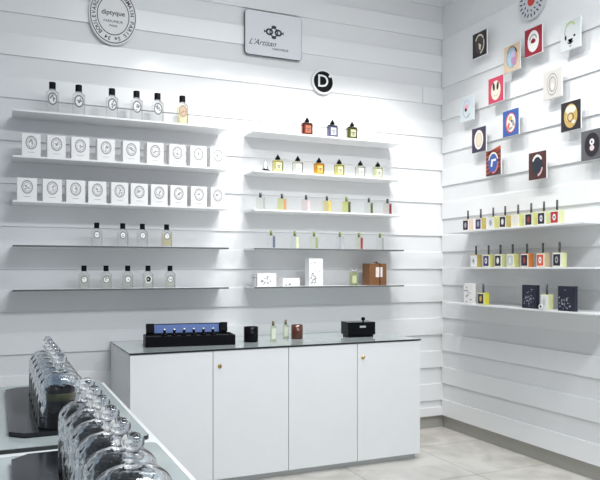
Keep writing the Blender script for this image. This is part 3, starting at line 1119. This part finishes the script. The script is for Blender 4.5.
def art11(D, A, P):
    for k in range(6):
        zc = -.09 + k * .034
        P([(-.09, zc), (.09, zc + .05), (.09, min(zc + .062, .104)), (-.09, zc + .012)], c('scarlet_stripe', .48, .06, .02), 0)
    D(0, 0, .060, .086, bl, 1)
    A(0, 0, .86, 1.04, cream, 20, 160, .060, .086, 2)
    A(0, 0, .86, 1.04, c('salmon', .6, .2, .18), -100, 0, .060, .086, 2)
    P([(-.03, -.03), (-.02, .03), (.035, .03), (.035, .012), (-.004, .012), (-.01, -.03)], white_, 3)


def art12(D, A, P):
    D(0, 0, .054, .074, c('ink_blue', .012, .022, .04))
    A(0, 0, .80, 1.02, white_, 35, 150, .058, .082, 1)
    A(0, 0, .80, 1.02, c('rosy', .66, .44, .42), -85, -15, .058, .082, 1)


def art13(D, A, P):
    D(.004, 0, .064, .084, blk)
    A(.004, .02, .3, 1, white_, 0, 360, .020, .022, 1)
    D(.004, -.022, .020, .02, c('pale_rose', .7, .6, .6), 1)
    D(.004, .02, .006, .01, blk, 2)


PIC = [('black picture card with pale curved face', 'nearest the corner at the top', 4.673, 3.404, blk, art1),
       ('peach picture card with teal and lilac oval head', 'left of the crimson card', 4.277, 3.176, peach, art2),
       ('crimson picture card with white oval and red lips', 'top row', 4.039, 3.238, crim, art3),
       ('pale grey picture card with green brow and black mouth', 'highest at right', 3.670, 3.172, pgrey, art4),
       ('rose red picture card with white oval face and two black eyes', 'above the blue card', 4.467, 2.968, pink, art5),
       ('off-white picture card with grey-brown oval', 'above the black and gold card', 3.844, 2.860, c('off_white', .62, .60, .57), art6),
       ('light grey-blue picture card with one dark pink eye', 'leftmost by the corner', 4.845, 2.889, c('ice', .58, .66, .70), art7),
       ('blue picture card with red and white oval', 'centre of the wall', 4.290, 2.661, bl, art8),
       ('black picture card with golden oval face', 'right of centre', 3.667, 2.590, blk, art9),
       ('purple-black picture card with cream oval', 'left below the pale blue card', 4.683, 2.593, c('aubergine', .035, .022, .055), art10),
       ('red and black striped picture card with blue oval', 'lowest row', 4.498, 2.371, maroon, art11),
       ('dark maroon picture card with broken white ring', 'lowest of all', 3.996, 2.279, maroon, art12),
       ('grey picture card with black oval and white eye', 'farthest right', 3.480, 2.352, dgrey, art13)]
for d_, pos, y, z, gr, art in PIC:
    picture('%s, %s' % (d_, pos), y, z, gr, art)

# ------------------------------------------------------------------ signs
# oval plaque, back wall
t = thing('oval_sign', 'white oval plaque with black double ring and lettering high on back wall', 'sign', (0.815, FACE_B, 3.405))
rx, rz = 0.178, 0.222
MB().disc(0, 0, rx, rz, -0.022, -0.0005, WHITE, 56).build('plaque', t)
r_ = MB()
r_.ring(0, 0, .915, .945, -.0234, -.0222, INK, rx, rz, seg=64)
r_.ring(0, 0, .64, .67, -.0234, -.0222, INK, rx, rz, seg=56)
txt = '34 BOULEVARD SAINT GERMAIN PARIS 5e '
for k, ch in enumerate(txt):
    if ch == ' ':
        continue
    a = R(258 - 360 * k / len(txt))
    r_.text(ch, rx * .79 * math.cos(a), rz * .79 * math.sin(a), .040, -.0232, -.0222, INK, rot=math.degrees(math.pi / 2 - a), bold=.0006)
r_.text('diptyque', 0, 0.02, .050, -.0232, -.0222, INK, bold=.0006)
r_.text('PARFUMEUR', 0, -.045, .026, -.0232, -.0222, INK)
r_.text('PARIS', 0, -.078, .024, -.0232, -.0222, INK)
r_.build('lettering', t)

# rectangular plaque with rounded corners
t = thing('plaque_sign', 'pale rectangular plaque with rounded corners, emblem and script lettering on back wall', 'sign', (2.121, FACE_B, 3.44))
hw, hh = 0.255, 0.185
pl = mat('pale_grey_plaque', (0.72, 0.74, 0.77), .5)
MB().prism(rrect(-hw, hw, -hh, hh, 0.03), -0.018, -0.0005, mat('grey_plaque_edge', (0.10, 0.11, 0.13), .4), 'y').build('edge_band', t)
MB().prism(rrect(-hw + .004, hw - .004, -hh + .004, hh - .004, 0.026), -0.021, -0.0182, pl, 'y').build('plaque', t)
r_ = MB()
r_.text("L'Artisan", -0.105, -0.078, .066, -.0222, -.0212, INK, shear=.5)
r_.text('PARFUMEUR', 0.06, -0.118, .026, -.0222, -.0212, INK)
r_.build('lettering', t)
r_ = MB()
r_.ring(0, 0.022, .55, .72, -.0222, -.0212, INK, .055, .055, seg=32)
for s_ in (-1, 1):
    r_.ring(s_ * .040, 0.022, .4, .8, -.0222, -.0212, INK, .042, .036, seg=20)
    r_.poly([(s_ * .070, .022), (s_ * .088, .036), (s_ * .088, .008)], -.0222, -.0212, INK)
    r_.disc(0, 0.022 + s_ * .044, .022, .012, -.0222, -.0212, INK, 16)
r_.build('emblem', t)

# round black sign with the white D
t = thing('round_sign', 'round black sign with white rim and white letter D on back wall', 'sign', (2.580, FACE_B, 3.103))
MB().disc(0, 0, .107, .107, -0.020, -0.0005, WHITE, 48).build('rim', t)
MB().disc(0, 0, .090, .090, -0.022, -0.0202, BLACK, 48).build('face', t)
r_ = MB()
r_.text('D', -0.004, 0, .150, -.0238, -.0222, WHITE, bold=.001)
r_.build('letter', t)
MB().disc(.062, .052, .012, .012, -.0234, -.0222, WHITE, 16).build('dot', t)

# round rosette sign on right wall
t = thing('rosette_sign', 'pale round rosette sign with dark lettering and red spot at top of right wall', 'sign', (FACE_R, 4.10, 3.575), R(-90))
MB().disc(0, 0, .145, .145, -0.025, -0.0005, mat('rosette_grey', (.58, .60, .62), .5), 40).build('plaque', t)
r_ = MB()
r_.disc(0, 0.0, .040, .040, -.0265, -.0252, redp, 24)
for k in range(20):
    a = 2 * PI * k / 20
    r_.disc(.112 * math.cos(a), .112 * math.sin(a), .007, .016, -.0265, -.0252, c('dark_purple', .07, .04, .12), 8, math.degrees(a) - 90 + (15 if k % 2 else -10))
for k in range(12):
    a = 2 * PI * k / 12
    r_.disc(.075 * math.cos(a), .075 * math.sin(a), .006, .012, -.0265, -.0252, c('dark_purple', .07, .04, .12), 8, math.degrees(a) - 60)
r_.build('lettering', t)
